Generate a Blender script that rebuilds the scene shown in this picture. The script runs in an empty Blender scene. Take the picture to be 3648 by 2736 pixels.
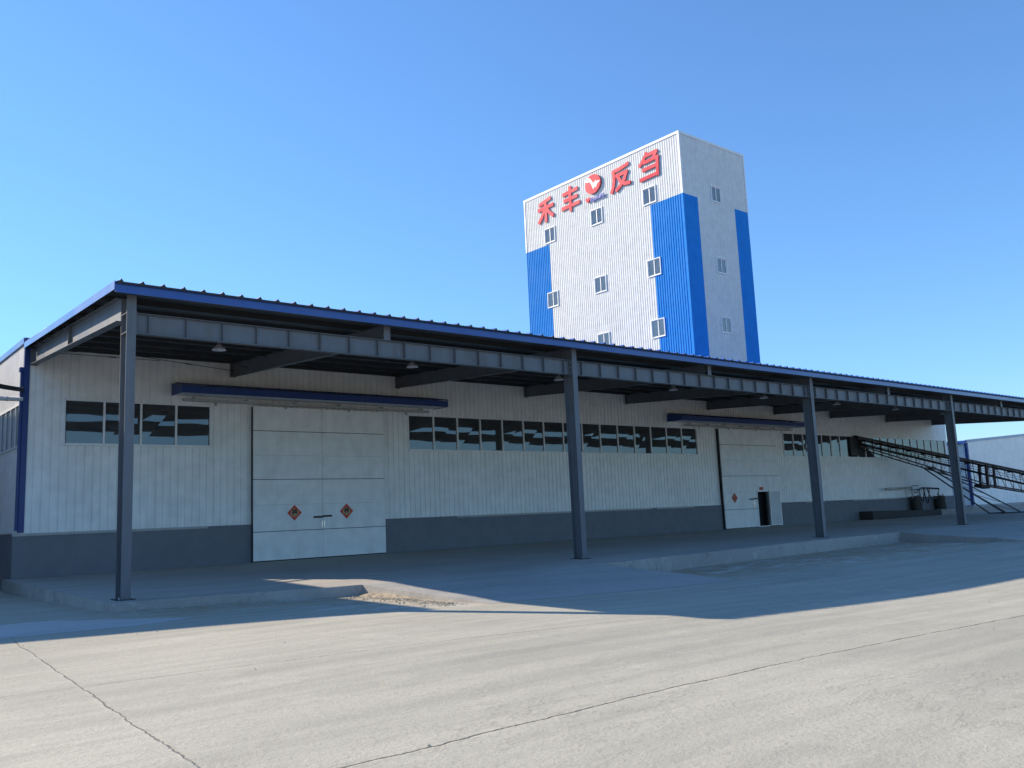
import bpy, math, random
from mathutils import Vector, Matrix
random.seed(7)
S = bpy.context.scene
COL = S.collection

# ------------------------------------------------------------------ camera
cam_d = bpy.data.cameras.new('camera'); cam = bpy.data.objects.new('camera', cam_d); COL.objects.link(cam)
Rv = Vector((0.76822735, -0.63874976, -0.04272571)); Uv = Vector((-0.06195542, -0.14060934, 0.98812476)); Fv = Vector((0.63717208, 0.75645738, 0.14759395))
m = Matrix((Rv, Uv, -Fv)).transposed().to_4x4(); m.translation = Vector((-6.147, -21.190, 1.5))
cam.matrix_world = m
cam_d.sensor_width = 36.0; cam_d.lens = 31.03; cam_d.clip_start = 0.1; cam_d.clip_end = 3000
S.camera = cam

# ------------------------------------------------------------------ sky, sun, exposure
ELEV, AZ = math.radians(29.6), math.atan2(0.84, 1.55)       # the sun stands behind the hall, to the left
w = bpy.data.worlds.new('World'); S.world = w; w.use_nodes = True
nt = w.node_tree; bg = nt.nodes['Background']
sky = nt.nodes.new('ShaderNodeTexSky'); sky.sky_type = 'NISHITA'; sky.sun_disc = False
sky.sun_elevation = ELEV; sky.sun_rotation = -AZ
sky.altitude = 0; sky.air_density = 1.0; sky.dust_density = 0.0; sky.ozone_density = 6.0
bw = nt.nodes.new('ShaderNodeRGBToBW'); nt.links.new(sky.outputs[0], bw.inputs[0])          # soften the bright band at the horizon
m1 = nt.nodes.new('ShaderNodeMath'); m1.operation = 'MULTIPLY_ADD'; nt.links.new(bw.outputs[0], m1.inputs[0]); m1.inputs[1].default_value = .108; m1.inputs[2].default_value = 1
m2 = nt.nodes.new('ShaderNodeMath'); m2.operation = 'DIVIDE'; m2.inputs[0].default_value = 1; nt.links.new(m1.outputs[0], m2.inputs[1])
v1 = nt.nodes.new('ShaderNodeVectorMath'); v1.operation = 'SCALE'; nt.links.new(sky.outputs[0], v1.inputs[0]); nt.links.new(m2.outputs[0], v1.inputs['Scale'])
v2 = nt.nodes.new('ShaderNodeVectorMath'); v2.operation = 'MULTIPLY'; nt.links.new(v1.outputs[0], v2.inputs[0]); v2.inputs[1].default_value = (.86, 1.0, 1.07)
nt.links.new(v2.outputs[0], bg.inputs[0]); bg.inputs[1].default_value = 0.15
sd = bpy.data.lights.new('sun', 'SUN'); sd.energy = 4.45; sd.angle = math.radians(0.5); sd.color = (1.0, 0.87, 0.70)
sun = bpy.data.objects.new('sun', sd); COL.objects.link(sun)
sun_dir = Vector((-0.84, 1.55, 1.0)).normalized()
sun.rotation_euler = sun_dir.to_track_quat('Z', 'Y').to_euler(); sun.location = (-20, 40, 40)
S.view_settings.view_transform = 'Standard'; S.view_settings.look = 'None'
S.view_settings.exposure = 0.84; S.view_settings.gamma = 1.0

# ------------------------------------------------------------------ materials
MATS = {}
class NT:
    def __init__(s, mat): s.n = mat.node_tree.nodes; s.l = mat.node_tree.links
    def new(s, t, **kw):
        n = s.n.new(t)
        for k, v in kw.items(): setattr(n, k, v)
        return n
    def val(s, sock, v):
        if hasattr(v, 'is_linked') or isinstance(v, bpy.types.NodeSocket): s.l.new(v, sock)
        else: sock.default_value = v
    def math(s, op, a, b=0.0, c=None, clamp=False):
        n = s.new('ShaderNodeMath', operation=op, use_clamp=clamp); s.val(n.inputs[0], a); s.val(n.inputs[1], b)
        if c is not None: s.val(n.inputs[2], c)
        return n.outputs[0]
    def mix(s, f, a, b, bt='MIX'):
        n = s.new('ShaderNodeMix', data_type='RGBA', blend_type=bt)
        s.val(n.inputs[0], f)
        for i, v in ((6, a), (7, b)):
            if isinstance(v, bpy.types.NodeSocket): s.l.new(v, n.inputs[i])
            else: n.inputs[i].default_value = (*v, 1) if len(v) == 3 else v
        return n.outputs[2]
    def ramp(s, f, lo, hi, a=0.0, b=1.0):
        n = s.new('ShaderNodeMapRange', clamp=True); s.val(n.inputs[0], f)
        n.inputs[1].default_value = lo; n.inputs[2].default_value = hi; n.inputs[3].default_value = a; n.inputs[4].default_value = b
        return n.outputs[0]
    def coords(s, scale=(1, 1, 1)):
        g = s.new('ShaderNodeNewGeometry'); mp = s.new('ShaderNodeMapping'); s.l.new(g.outputs['Position'], mp.inputs[0]); mp.inputs[3].default_value = scale
        return mp.outputs[0]
    def noise(s, vec, scale, detail=4, rough=0.6):
        n = s.new('ShaderNodeTexNoise'); s.l.new(vec, n.inputs['Vector']); n.inputs['Scale'].default_value = scale
        n.inputs['Detail'].default_value = detail; n.inputs['Roughness'].default_value = rough
        return n.outputs[0]
    def bump(s, h, strength, dist, prev=None):
        n = s.new('ShaderNodeBump'); s.l.new(h, n.inputs['Height']); n.inputs['Strength'].default_value = strength; n.inputs['Distance'].default_value = dist
        if prev: s.l.new(prev, n.inputs['Normal'])
        return n.outputs[0]

def mk(name):
    mat = bpy.data.materials.new(name); mat.use_nodes = True; MATS[name] = mat
    return mat, NT(mat), mat.node_tree.nodes['Principled BSDF']

def painted(name, col, rough=0.45, spec=0.4, dirt=0.25, dirtcol=None, streak=(6, 6, .35), metal=0.0, bump=0.0):
    """painted sheet or steel with vertical dirt streaks and soft blotches"""
    mat, t, b = mk(name)
    dc = dirtcol or tuple(c * 0.55 for c in col)
    a = t.noise(t.coords(streak), 1.0, 5, .65); c2 = t.noise(t.coords(), .55, 4, .6)
    f = t.math('MULTIPLY', t.ramp(a, .42, .8), t.ramp(c2, .3, .75))
    f = t.math('MULTIPLY', f, dirt * 2.2, clamp=True)
    c = t.mix(f, col, dc)
    v = t.ramp(t.noise(t.coords(), 2.3, 3, .5), .3, .7, .93, 1.05)
    cc = t.new('ShaderNodeHueSaturation'); t.l.new(c, cc.inputs['Color']); t.l.new(v, cc.inputs['Value'])
    t.l.new(cc.outputs[0], b.inputs['Base Color'])
    t.l.new(t.ramp(c2, .3, .7, rough - .06, rough + .1), b.inputs['Roughness'])
    b.inputs['Specular IOR Level'].default_value = spec; b.inputs['Metallic'].default_value = metal
    if bump:
        t.l.new(t.bump(t.noise(t.coords((1, 1, .6)), 1.6, 2, .5), bump, .05), b.inputs['Normal'])
    return mat

painted('wall_white', (.82, .82, .80), .45, .4, .22, (.50, .47, .42), streak=(5, 5, .3), bump=.14)
painted('tower_white', (.63, .65, .645), .75, .08, .28, (.48, .45, .40))
painted('door_white', (.80, .80, .78), .5, .35, .24, (.40, .38, .34), streak=(2.2, 2.2, .5), bump=.2)
painted('blue_sheet', (.02, .22, .62), .7, .10, .25, (.01, .12, .42))
painted('blue_trim', (.009, .055, .28), .4, .3, .3, (.07, .12, .30), streak=(1.2, 1.2, 1.2))
painted('blue_dark', (.012, .045, .19), .4, .4, .3, (.05, .06, .10), streak=(2, 2, 2))
painted('steel_grey', (.13, .145, .165), .48, .4, .55, (.095, .08, .065), streak=(4, 4, .5), bump=.1)
painted('steel_dark', (.035, .038, .042), .6, .3, .3, (.05, .04, .03))
painted('steel_rust', (.045, .028, .028), .6, .3, .5, (.09, .04, .025))
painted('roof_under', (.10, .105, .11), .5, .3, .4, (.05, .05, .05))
painted('trim_white', (.72, .73, .73), .4, .4, .2, (.45, .42, .38))
painted('trim_grey', (.40, .40, .385), .5, .3, .3, (.28, .26, .23))
painted('frame_white', (.78, .79, .79), .35, .4, .1, (.5, .5, .48))
painted('sign_red', (.60, .025, .055), .55, .2, .12, (.5, .12, .14))
painted('sign_side', (.40, .02, .04), .4, .4, .1)
painted('sign_white', (.85, .85, .85), .35, .4, .05)
painted('sign_blue', (.012, .05, .42), .35, .4, .05)
painted('paper_red', (.62, .075, .04), .6, .2, .3, (.3, .06, .04), streak=(9, 9, 9))
painted('paper_faded', (.42, .15, .11), .7, .2, .4, (.48, .28, .22), streak=(9, 9, 9))
painted('paper_gold', (.55, .38, .22), .6, .2, .6, (.45, .10, .05), streak=(26, 26, 26))
painted('ink_black', (.02, .015, .018), .6, .2, .1)
painted('black_rubber', (.015, .015, .016), .45, .4, .2, (.05, .05, .05))
painted('bright_steel', (.62, .63, .64), .25, .5, .2, metal=.8)
painted('rail_steel', (.38, .38, .36), .45, .4, .4, (.2, .16, .12))
painted('dado', (.18, .188, .208), .75, .2, .5, (.20, .20, .20), streak=(2.2, 2.2, 1.0), bump=.3)
painted('drum', (.05, .055, .045), .6, .3, .6, (.09, .05, .03))
painted('belt', (.02, .02, .02), .7, .2, .3)
painted('black_interior', (.02, .02, .022), .9, .1, .1)
painted('pipe_white', (.55, .56, .56), .4, .4, .3)
painted('neighbour_wall', (.45, .46, .46), .5, .3, .2)
painted('roof_blue', (.02, .10, .40), .4, .4, .2)

for k in ('blue_trim',):
    b = MATS[k].node_tree.nodes['Principled BSDF']; b.inputs['Coat Weight'].default_value = .8; b.inputs['Coat Roughness'].default_value = .06
# lamp glass
mat, t, b = mk('lamp_clear'); b.inputs['Base Color'].default_value = (.75, .76, .78, 1); b.inputs['Roughness'].default_value = .15
b.inputs['Metallic'].default_value = .35

# window glass: tinted, mirror-like, slightly wavy so that reflections wobble
def glass(name, refl, tint, wob, gc=(.80, .86, .92)):
    mat = bpy.data.materials.new(name); mat.use_nodes = True; MATS[name] = mat; t = NT(mat)
    for n in list(t.n):
        if n.type == 'BSDF_PRINCIPLED': t.n.remove(n)
    out = t.n['Material Output']
    gl = t.new('ShaderNodeBsdfGlossy'); gl.inputs['Roughness'].default_value = .015; gl.inputs['Color'].default_value = (*gc, 1)
    tr = t.new('ShaderNodeBsdfTransparent'); tr.inputs[0].default_value = (*tint, 1)
    fr = t.new('ShaderNodeFresnel'); fr.inputs[0].default_value = 1.5
    h = t.noise(t.coords((.55, .55, 1.6)), 1.0, 1, .4)
    nb = t.bump(h, wob, .1); t.l.new(nb, gl.inputs['Normal'])
    f = t.math('ADD', fr.outputs[0], refl, clamp=True)
    mx = t.new('ShaderNodeMixShader'); df = t.new('ShaderNodeBsdfDiffuse'); df.inputs[0].default_value = (.16, .165, .17, 1); m0 = t.new('ShaderNodeMixShader'); t.l.new(t.ramp(t.noise(t.coords(), 1.7, 4, .6), .3, .7, .22, .5), m0.inputs[0]); t.l.new(tr.outputs[0], m0.inputs[1]); t.l.new(df.outputs[0], m0.inputs[2])
    t.l.new(f, mx.inputs[0]); t.l.new(m0.outputs[0], mx.inputs[1]); t.l.new(gl.outputs[0], mx.inputs[2])
    t.l.new(mx.outputs[0], out.inputs[0])
glass('glass_hall', .05, (.25, .28, .30), .028)
glass('glass_tower', .20, (.3, .3, .32), .04, (.95, .82, .72))

def concrete(name, base, yard=False, blotch=.35, dark=.55):
    mat, t, b = mk(name)
    P = t.coords()
    big = t.noise(P, .16, 5, .6); mid = t.noise(P, 1.3, 6, .65); fine = t.noise(P, 26, 4, .7)
    st = t.noise(t.coords((.13, 1.1, 1)), 1.0, 6, .62)
    st2 = t.noise(t.coords((.45, 5.5, 1)), 1.0, 4, .6)
    c = t.mix(t.ramp(big, .35, .7, 0, .8), base, tuple(x * .78 for x in base))
    c = t.mix(t.ramp(st, .44, .66, 0, .48), c, tuple(x * k for x, k in zip(base, (.58, .59, .62))))
    c = t.mix(t.ramp(st2, .50, .70, 0, .44), c, tuple(x * .68 for x in base))
    wv = t.new('ShaderNodeTexWave', wave_type='BANDS', bands_direction='Y', wave_profile='SIN')
    t.l.new(t.coords((.10, 1, 1)), wv.inputs['Vector']); wv.inputs['Scale'].default_value = .42
    wv.inputs['Distortion'].default_value = 9; wv.inputs['Detail'].default_value = 4; wv.inputs['Detail Scale'].default_value = .5
    if yard: c = t.mix(t.math('MULTIPLY', t.ramp(wv.outputs[1], .45, 1.0, 0, .42), t.ramp(big, .38, .60)), c, tuple(x * k for x, k in zip(base, (.60, .62, .66))))
    c = t.mix(t.ramp(mid, .58, .75, 0, blotch), c, tuple(min(1, x * 1.3) for x in base))
    c = t.mix(t.ramp(mid, .42, .25, 0, blotch), c, tuple(x * dark for x in base))
    # pale chipped patches
    ch = t.noise(t.coords((1.2, 3.0, 1)), 1.6, 9, .75); reg = t.noise(P, .22, 2, .5)
    if yard:
        vd = t.new('ShaderNodeVectorMath', operation='DISTANCE'); g0 = t.new('ShaderNodeNewGeometry'); mp0 = t.new('ShaderNodeMapping'); t.l.new(g0.outputs['Position'], mp0.inputs[0]); mp0.inputs[3].default_value = (.42, 1, 0)
        t.l.new(mp0.outputs[0], vd.inputs[0]); vd.inputs[1].default_value = (1.5, -14.2, 0)
        reg = t.math('ADD', reg, t.ramp(vd.outputs['Value'], .3, 1.7, .17, 0))
    chm = t.math('MULTIPLY', t.ramp(ch, .55, .58), t.ramp(reg, .50, .60))
    c = t.mix(t.math('MULTIPLY', chm, .7), c, tuple(min(1, x * 1.30) for x in base))
    chd = t.math('MULTIPLY', t.ramp(ch, .585, .60), t.ramp(reg, .50, .60))
    c = t.mix(t.math('MULTIPLY', chd, .6), c, tuple(x * .6 for x in base))
    c = t.mix(t.ramp(fine, .53, .66, 0, .6), c, tuple(x * .60 for x in base))
    c = t.mix(t.ramp(t.noise(t.coords((5, 11, 5)), 1.0, 5, .7), .52, .72, 0, .38), c, tuple(x * .66 for x in base))
    c = t.mix(t.ramp(t.noise(P, 60, 3, .7), .62, .72, 0, .35), c, tuple(min(1, x * 1.25) for x in base))
    hgt = t.math('ADD', t.math('MULTIPLY', fine, .55), t.math('MULTIPLY', mid, .9))
    hgt = t.math('ADD', hgt, t.math('MULTIPLY', chm, .25))
    if yard:
        g = t.new('ShaderNodeNewGeometry'); sx = t.new('ShaderNodeSeparateXYZ'); t.l.new(g.outputs['Position'], sx.inputs[0])
        X, Y = sx.outputs[0], sx.outputs[1]
        wob = t.math('SUBTRACT', t.noise(P, 1.1, 6, .7), .5); wob2 = t.math('SUBTRACT', t.noise(P, 9, 4, .7), .5)
        wobs = t.math('ADD', t.math('MULTIPLY', wob, .16), t.math('MULTIPLY', wob2, .045))
        def line(expr, width, dcol, amt, c, gate=None):
            d = t.math('ABSOLUTE', t.math('ADD', expr, wobs))
            f = t.ramp(d, width * .45, width, 1, 0)
            br = t.ramp(t.noise(P, 3.1, 3, .7), .33, .50, .25, 1)
            f = t.math('MULTIPLY', f, t.math('MULTIPLY', br, amt))
            if gate is not None: f = t.math('MULTIPLY', f, gate)
            return f, t.mix(f, c, dcol)
        dk = (.07, .06, .055)
        f1, c = line(t.math('SUBTRACT', X, t.math('MULTIPLY_ADD', Y, .0735, -2.57)), .012, dk, .7, c)
        slab = t.new('ShaderNodeTexWhiteNoise', noise_dimensions='2D'); cb = t.new('ShaderNodeCombineXYZ')
        t.l.new(t.math('FLOOR', t.math('MULTIPLY', t.math('ADD', X, t.math('MULTIPLY_ADD', Y, -.0735, 2.57)), .178)), cb.inputs[0]); t.l.new(t.math('FLOOR', t.math('MULTIPLY', t.math('ADD', Y, 15.3), .2)), cb.inputs[1]); t.l.new(cb.outputs[0], slab.inputs['Vector'])
        c = t.mix(t.math('MULTIPLY', slab.outputs[0], .13), c, tuple(x * .55 for x in base))
        fw, c = line(t.math('SUBTRACT', X, t.math('MULTIPLY_ADD', Y, .0735, -2.60)), .035, tuple(x * 1.2 for x in base), .15, c)
        f2, c = line(t.math('SUBTRACT', Y, t.math('MULTIPLY_ADD', X, -.12, -10.35)), .012, dk, .85, c, t.ramp(X, 5.5, 6.5, 1, 0))
        f3, c = line(t.math('ADD', Y, 15.3), .018, dk, .8, c)
        f4, c = line(t.math('SUBTRACT', X, 2.5), .014, (.60, .58, .54), .4, c, t.ramp(Y, -10.7, -10.5, 1, 0))
        for k in (-8.4, 13.2): f4, c = line(t.math('SUBTRACT', X, k), .010, dk, .25, c)
        cr = t.math('MAXIMUM', f1, t.math('MAXIMUM', f2, f3)); hgt = t.math('SUBTRACT', hgt, t.math('MULTIPLY', cr, 1.2))
        # sandy dirt gathered along the foot of the kerb and the ramp
        n = t.noise(P, 1.7, 5, .7)
        dk1 = t.math('MULTIPLY', t.ramp(Y, -3.9, -1.6), t.ramp(X, -1.0, .2)); dk2 = t.math('MULTIPLY', t.ramp(X, 3.4, 5.0), t.ramp(Y, -6.6, -4.2))
        dm = t.math('MULTIPLY', t.math('MAXIMUM', t.math('MULTIPLY', dk1, .9), dk2), t.ramp(n, .38, .56), clamp=True)
        c = t.mix(t.math('MULTIPLY', dm, .8), c, (.36, .275, .17))
        sn = t.math('MULTIPLY', t.ramp(Y, -7.5, -5.5), t.math('MULTIPLY', t.ramp(t.noise(t.coords((.6, 1.8, 1)), 1.1, 7, .75), .54, .60), t.ramp(X, 1.0, 3.0)))
        c = t.mix(t.math('MULTIPLY', sn, .65), c, (.58, .56, .54))
    t.l.new(c, b.inputs['Base Color']); b.inputs['Roughness'].default_value = .88; b.inputs['Specular IOR Level'].default_value = .25
    nb = t.bump(hgt, .8, .02); t.l.new(nb, b.inputs['Normal'])
    return mat
concrete('yard_concrete', (.488, .462, .372), True, .38, .62)
concrete('platform_concrete', (.46, .43, .375), False, .4, .6)
concrete('ramp_concrete', (.44, .42, .385), False, .3, .7)
concrete('kerb_concrete', (.40, .38, .35), False, .8, .3)
concrete('patch_concrete', (.56, .54, .51), False, .15, .85)
concrete('shaded_step_concrete', (.075, .072, .068), False, .5, .5)  # plinth: canopy shade is painted into this dark base colour
concrete('sand', (.40, .335, .245), False, .6, .5)
concrete('stone', (.50, .43, .31), False, .5, .6)

# ------------------------------------------------------------------ mesh helpers
class MB:
    def __init__(s): s.v = []; s.f = []; s.mi = []
    def quad(s, a, b, c, d, mi=0):
        i = len(s.v); s.v += [a, b, c, d]; s.f.append((i, i+1, i+2, i+3)); s.mi.append(mi); return s
    def poly(s, pts, mi=0):
        i = len(s.v); s.v += list(pts); s.f.append(tuple(range(i, i+len(pts)))); s.mi.append(mi); return s
    def box(s, x0, x1, y0, y1, z0, z1, mi=0):
        return s.hexa([(x0, y0, z0), (x1, y0, z0), (x1, y1, z0), (x0, y1, z0), (x0, y0, z1), (x1, y0, z1), (x1, y1, z1), (x0, y1, z1)], mi)
    def hexa(s, p, mi=0):
        i = len(s.v); s.v += [tuple(q) for q in p]
        for f in ((0, 3, 2, 1), (4, 5, 6, 7), (0, 1, 5, 4), (1, 2, 6, 5), (2, 3, 7, 6), (3, 0, 4, 7)):
            s.f.append(tuple(i+k for k in f)); s.mi.append(mi)
        return s
    def bar(s, a, b, w, h, up=(0, 0, 1), mi=0):
        a, b = Vector(a), Vector(b); d = (b-a).normalized(); u = Vector(up)
        r = d.cross(u)
        if r.length < 1e-4: r = d.cross(Vector((1, 0, 0)))
        r.normalize(); u = r.cross(d).normalized(); r *= w/2; u *= h/2
        return s.hexa([a-r-u, a+r-u, b+r-u, b-r-u, a-r+u, a+r+u, b+r+u, b-r+u], mi)
    def tube(s, pts, r, n=8, mi=0, cap=True):
        pts = [Vector(p) for p in pts]; base = len(s.v); k = len(pts)
        rr = r if isinstance(r, (list, tuple)) else [r]*k
        for j, p in enumerate(pts):
            d = (pts[min(j+1, k-1)] - pts[max(j-1, 0)]).normalized()
            u = d.cross(Vector((0, 0, 1)))
            if u.length < 1e-3: u = d.cross(Vector((1, 0, 0)))
            u.normalize(); v = d.cross(u)
            for q in range(n):
                an = 2*math.pi*q/n; s.v.append(tuple(p + (u*math.cos(an) + v*math.sin(an))*rr[j]))
        for j in range(k-1):
            for q in range(n):
                a = base+j*n+q; b2 = base+j*n+(q+1) % n
                s.f.append((a, b2, b2+n, a+n)); s.mi.append(mi)
        if cap:
            s.f.append(tuple(base+q for q in range(n))); s.f.append(tuple(base+(k-1)*n+q for q in range(n))[::-1]); s.mi += [mi, mi]
        return s
    def lathe(s, c, prof, n=24, mi=0):
        base = len(s.v); k = len(prof)
        for r, z in prof:
            for q in range(n):
                an = 2*math.pi*q/n; s.v.append((c[0]+r*math.cos(an), c[1]+r*math.sin(an), c[2]+z))
        for j in range(k-1):
            for q in range(n):
                a = base+j*n+q; b2 = base+j*n+(q+1) % n
                s.f.append((a, b2, b2+n, a+n)); s.mi.append(mi)
        return s
    def build(s, name, mats, parent=None, off=None, smooth=False, bevel=0):
        me = bpy.data.meshes.new(name)
        o3 = Vector(off) if off is not None else Vector((0, 0, 0))
        me.from_pydata([tuple(Vector(p)-o3) for p in s.v], [], s.f)
        if isinstance(mats, str): mats = [mats]
        for q in mats: me.materials.append(MATS[q])
        for p, mi in zip(me.polygons, s.mi): p.material_index = mi; p.use_smooth = smooth
        me.validate(); me.update()
        o = bpy.data.objects.new(name, me); COL.objects.link(o)
        if parent is not None:
            o.parent = parent
            if parent.type == 'MESH': o.location = -Vector((0, 0, 0))
        elif off is not None: o.location = o3
        if bevel:
            md = o.modifiers.new('bevel', 'BEVEL'); md.width = bevel; md.segments = 2; md.limit_method = 'ANGLE'
        return o

def empty(name, loc=(0, 0, 0), label=None, cat=None, group=None, kind=None):
    o = bpy.data.objects.new(name, None); COL.objects.link(o); o.location = loc; tag(o, label, cat, group, kind); return o
def tag(o, label=None, cat=None, group=None, kind=None):
    if label: o['label'] = label
    if cat: o['category'] = cat
    if group: o['group'] = group
    if kind: o['kind'] = kind
    return o
def copy_tree(o, parent=None):
    c = o.copy(); COL.objects.link(c)
    if parent is not None: c.parent = parent
    for ch in list(o.children): copy_tree(ch, c)
    return c

def splits(a, b, cuts):
    c = sorted(set([a, b] + [x for x in cuts if a < x < b])); return list(zip(c[:-1], c[1:]))
def ribbed(mb, O, U, N, u0, u1, z0, z1, pitch, prof, holes=(), mi=0, top=None):
    """profiled sheet: O origin, U unit vector along the wall, N outward; prof = [(t, out)] over one pitch; top(u) optional sloping top"""
    O, U, N = Vector(O), Vector(U), Vector(N)
    us = []
    k = math.floor(u0/pitch)
    while k*pitch < u1:
        for (t_, d) in prof: us.append((k*pitch+t_, d))
        k += 1
    us.append((k*pitch+prof[0][0], prof[0][1]))
    def dep(u):
        for (a, da), (b, db) in zip(us[:-1], us[1:]):
            if a <= u <= b: return da + (db-da)*(u-a)/max(b-a, 1e-9)
        return 0
    xs = sorted(set([round(u, 5) for u, d in us if u0 < u < u1] + [u0, u1] + [h[i] for h in holes for i in (0, 1) if u0 < h[i] < u1]))
    D = [dep(u) for u in xs]
    for (a, da), (b, db) in zip(zip(xs, D), zip(xs[1:], D[1:])):
        if b-a < 1e-4: continue
        mid = (a+b)/2
        zc = [z0]
        hs = sorted([(h[2], h[3]) for h in holes if h[0] <= mid <= h[1]])
        segs = []; cur = z0
        for h0, h1 in hs:
            if h0 > cur: segs.append((cur, min(h0, z1), False))
            cur = max(cur, h1)
        if cur < z1: segs.append((cur, z1, True))
        for s0, s1, last in segs:
            if s1 <= s0: continue
            ta = top(a) if (top and last) else s1; tb = top(b) if (top and last) else s1
            A = O+U*a+N*da; B = O+U*b+N*db
            mb.quad((A.x, A.y, s0), (B.x, B.y, s0), (B.x, B.y, tb), (A.x, A.y, ta), mi)
    return mb

GRV = [(0, 0), (.115, 0), (.125, -.03), (.15, -.03), (.16, 0)]           # flat panel with one narrow groove
RIB = [(0, 0), (.10, 0), (.135, .022), (.20, .022), (.235, 0)]             # trapezoid ribs on the tower
RIBB = [(0, 0), (.10, 0), (.125, .036), (.18, .036), (.205, 0)]
SINE = [(0, 0), (.03, .01), (.06, .018), (.09, .01), (.12, 0)]

def gz(x, y=0):                                                            # the yard falls gently to the right
    s = min(1, max(0, x/15.0)); s = s*s*(3-2*s)
    return -.215 - .28*s
def pfz(y): return .0165*y                                                 # the platform falls gently to the yard

W = 11.17            # plane of the hall's front wall
GX = .07             # plane of the hall's left gable
EX = 67.0            # right end of the hall

# ------------------------------------------------------------------ ground, platform, ramps
def axis(dense0, dense1, step, far0, far1):
    a = [far0, far0*.5+dense0*.5, far0*.2+dense0*.8, far0*.06+dense0*.94]; x = dense0
    while x <= dense1+1e-6: a.append(round(x, 3)); x += step
    return sorted(a + [dense1+(far1-dense1)*k for k in (.03, .1, .25, .5, 1)])
xs, ys = axis(-12, 60, 1.0, -600, 1500), axis(-30, 30, 2.0, -600, 1500)
mb = MB()
for x0, x1 in zip(xs, xs[1:]):
    for y0, y1 in zip(ys, ys[1:]): mb.quad((x0, y0, gz(x0)), (x1, y0, gz(x1)), (x1, y1, gz(x1)), (x0, y1, gz(x0)))
tag(mb.build('ground', 'yard_concrete', smooth=True), 'pale grey cast concrete yard with cracked joints and tyre streaks', 'yard', kind='structure')

edge = [(-.35, -.32), (2, -.75), (5.2, -1.55), (9, -2.0), (12.6, -2.1), (18, -1.7), (24, -1.2), (30, -.8), (34.3, -.7), (50, -.7), (75, -.7)]
fine = []
for (x0, y0), (x1, y1) in zip(edge, edge[1:]):
    n = max(1, int((x1-x0)/.28))
    for k in range(n):
        u = k/n; fine.append((x0+(x1-x0)*u, y0+(y1-y0)*u + random.uniform(-.018, .018), random.uniform(-.015, .008)))
fine.append((75, -.7, 0))
mb = MB()
for (xa, ya, ja), (xb, yb, jb) in zip(fine, fine[1:]):
    ka, kb = ya+.14, yb+.14
    mb.quad((xa, ka, pfz(ka)), (xb, kb, pfz(kb)), (xb, W+.05, pfz(W)), (xa, W+.05, pfz(W)))
    mb.quad((xa, ya, pfz(ya)+ja), (xb, yb, pfz(yb)+jb), (xb, kb, pfz(kb)), (xa, ka, pfz(ka)), 1)
    mb.quad((xa, ya-.02, gz(xa)-.1), (xb, yb-.02, gz(xb)-.1), (xb, yb, pfz(yb)+jb), (xa, ya, pfz(ya)+ja), 1)
mb.quad((-.35, W+.05, -.5), (-.35, -.32, -.5), (-.35, -.32, pfz(-.32)), (-.35, W+.05, pfz(W)), 1)
tag(mb.build('loading_platform', ['platform_concrete', 'kerb_concrete']), 'raised grey concrete loading platform with worn kerb along the hall', 'platform', kind='structure')

def ramp(name, x0, x1, y0, y1, mat, lab, skew0=0, skew1=0, n=14, topz=None):
    mb = MB(); ny = 10
    def P(u, v):
        x = x0+(x1-x0)*u; yt = y0
        for (ax, ay), (bx, by) in zip(edge, edge[1:]):
            if ax <= x <= bx: yt = ay+(by-ay)*(x-ax)/(bx-ax)
        y = yt+.05+(y1-yt)*v; x += (skew0*(1-u)+skew1*u)*v
        zt = pfz(yt)+.006; zb = gz(x)+.004
        z = zt+(zb-zt)*(v + .10*math.sin(math.pi*v)*0 + .05*math.sin(2*math.pi*v))
        y += (random.uniform(-.05, .05) if v == 1 else 0)
        return (x, y, z)
    g = [[P(i/n, j/ny) for j in range(ny+1)] for i in range(n+1)]
    for i in range(n):
        for j in range(ny): mb.quad(g[i][j+1], g[i+1][j+1], g[i+1][j], g[i][j])
    for i in (0, n):
        for j in range(ny):
            a, b2 = g[i][j], g[i][j+1]
            q = [(a[0], a[1], gz(a[0])-.1), (b2[0], b2[1], gz(b2[0])-.1), b2, a]
            mb.poly(q if i else q[::-1], 1)
    return tag(mb.build(name, [mat, 'kerb_concrete']), lab, 'ramp', kind='structure')
ramp('ramp', 5.25, 13.3, -1.7, -6.3, 'ramp_concrete', 'sloping cement ramp from the platform down to the yard before the large near door', .35, .6)
ramp('ramp', 34.3, 47.5, -.7, -6.6, 'ramp_concrete', 'sloping cement ramp at the right edge before the second large door', .1, .6)

# loose sand banked against the ramp's left side
mb = MB(); rows = []
for k in range(30):
    v = k/29; y = -1.62-4.55*v; xr = 5.25+.35*v+.01; zr = (pfz(-1.6)+.006)*(1-v)+(gz(5.3)+.004)*v + .03*math.sin(2*math.pi*v) - .03 - .15*(1-v) - random.uniform(0, .03)
    wd = (.22*(1-v)+.20)*(1+.25*math.sin(9*v)+random.uniform(-.06, .06))
    rows.append([(xr-wd*u, y, max(gz(xr)+.002, zr*(1-u)**1.0+gz(xr)*(1-(1-u)) + random.uniform(-.015, .015)*(0 < u < 1)) + (0 if u < 1 else .0)) for u in (0, .2, .42, .7, 1)])
for a, b2 in zip(rows, rows[1:]):
    for j in range(4): mb.quad(a[j], a[j+1], b2[j+1], b2[j])
tag(mb.build('sand_bank', 'sand'), 'tan sand and crumbled mortar banked against the left side of the near ramp', 'sand', kind='stuff')

# pale cement patch in the yard by the left corner of the platform
P0 = [(-7, -.9), (-2.0, -.75), (-1.45, -1.15), (-.6, -2.2), (.5, -3.35), (-.8, -3.75), (-2.85, -3.45), (-7, -3.1)]
mb = MB().poly([(x, y, gz(x)+.004) for x, y in P0]); tag(mb.build('pavement_patch', 'patch_concrete'), 'pale smooth cement patch in the yard at lower left', 'patch', kind='structure')

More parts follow.
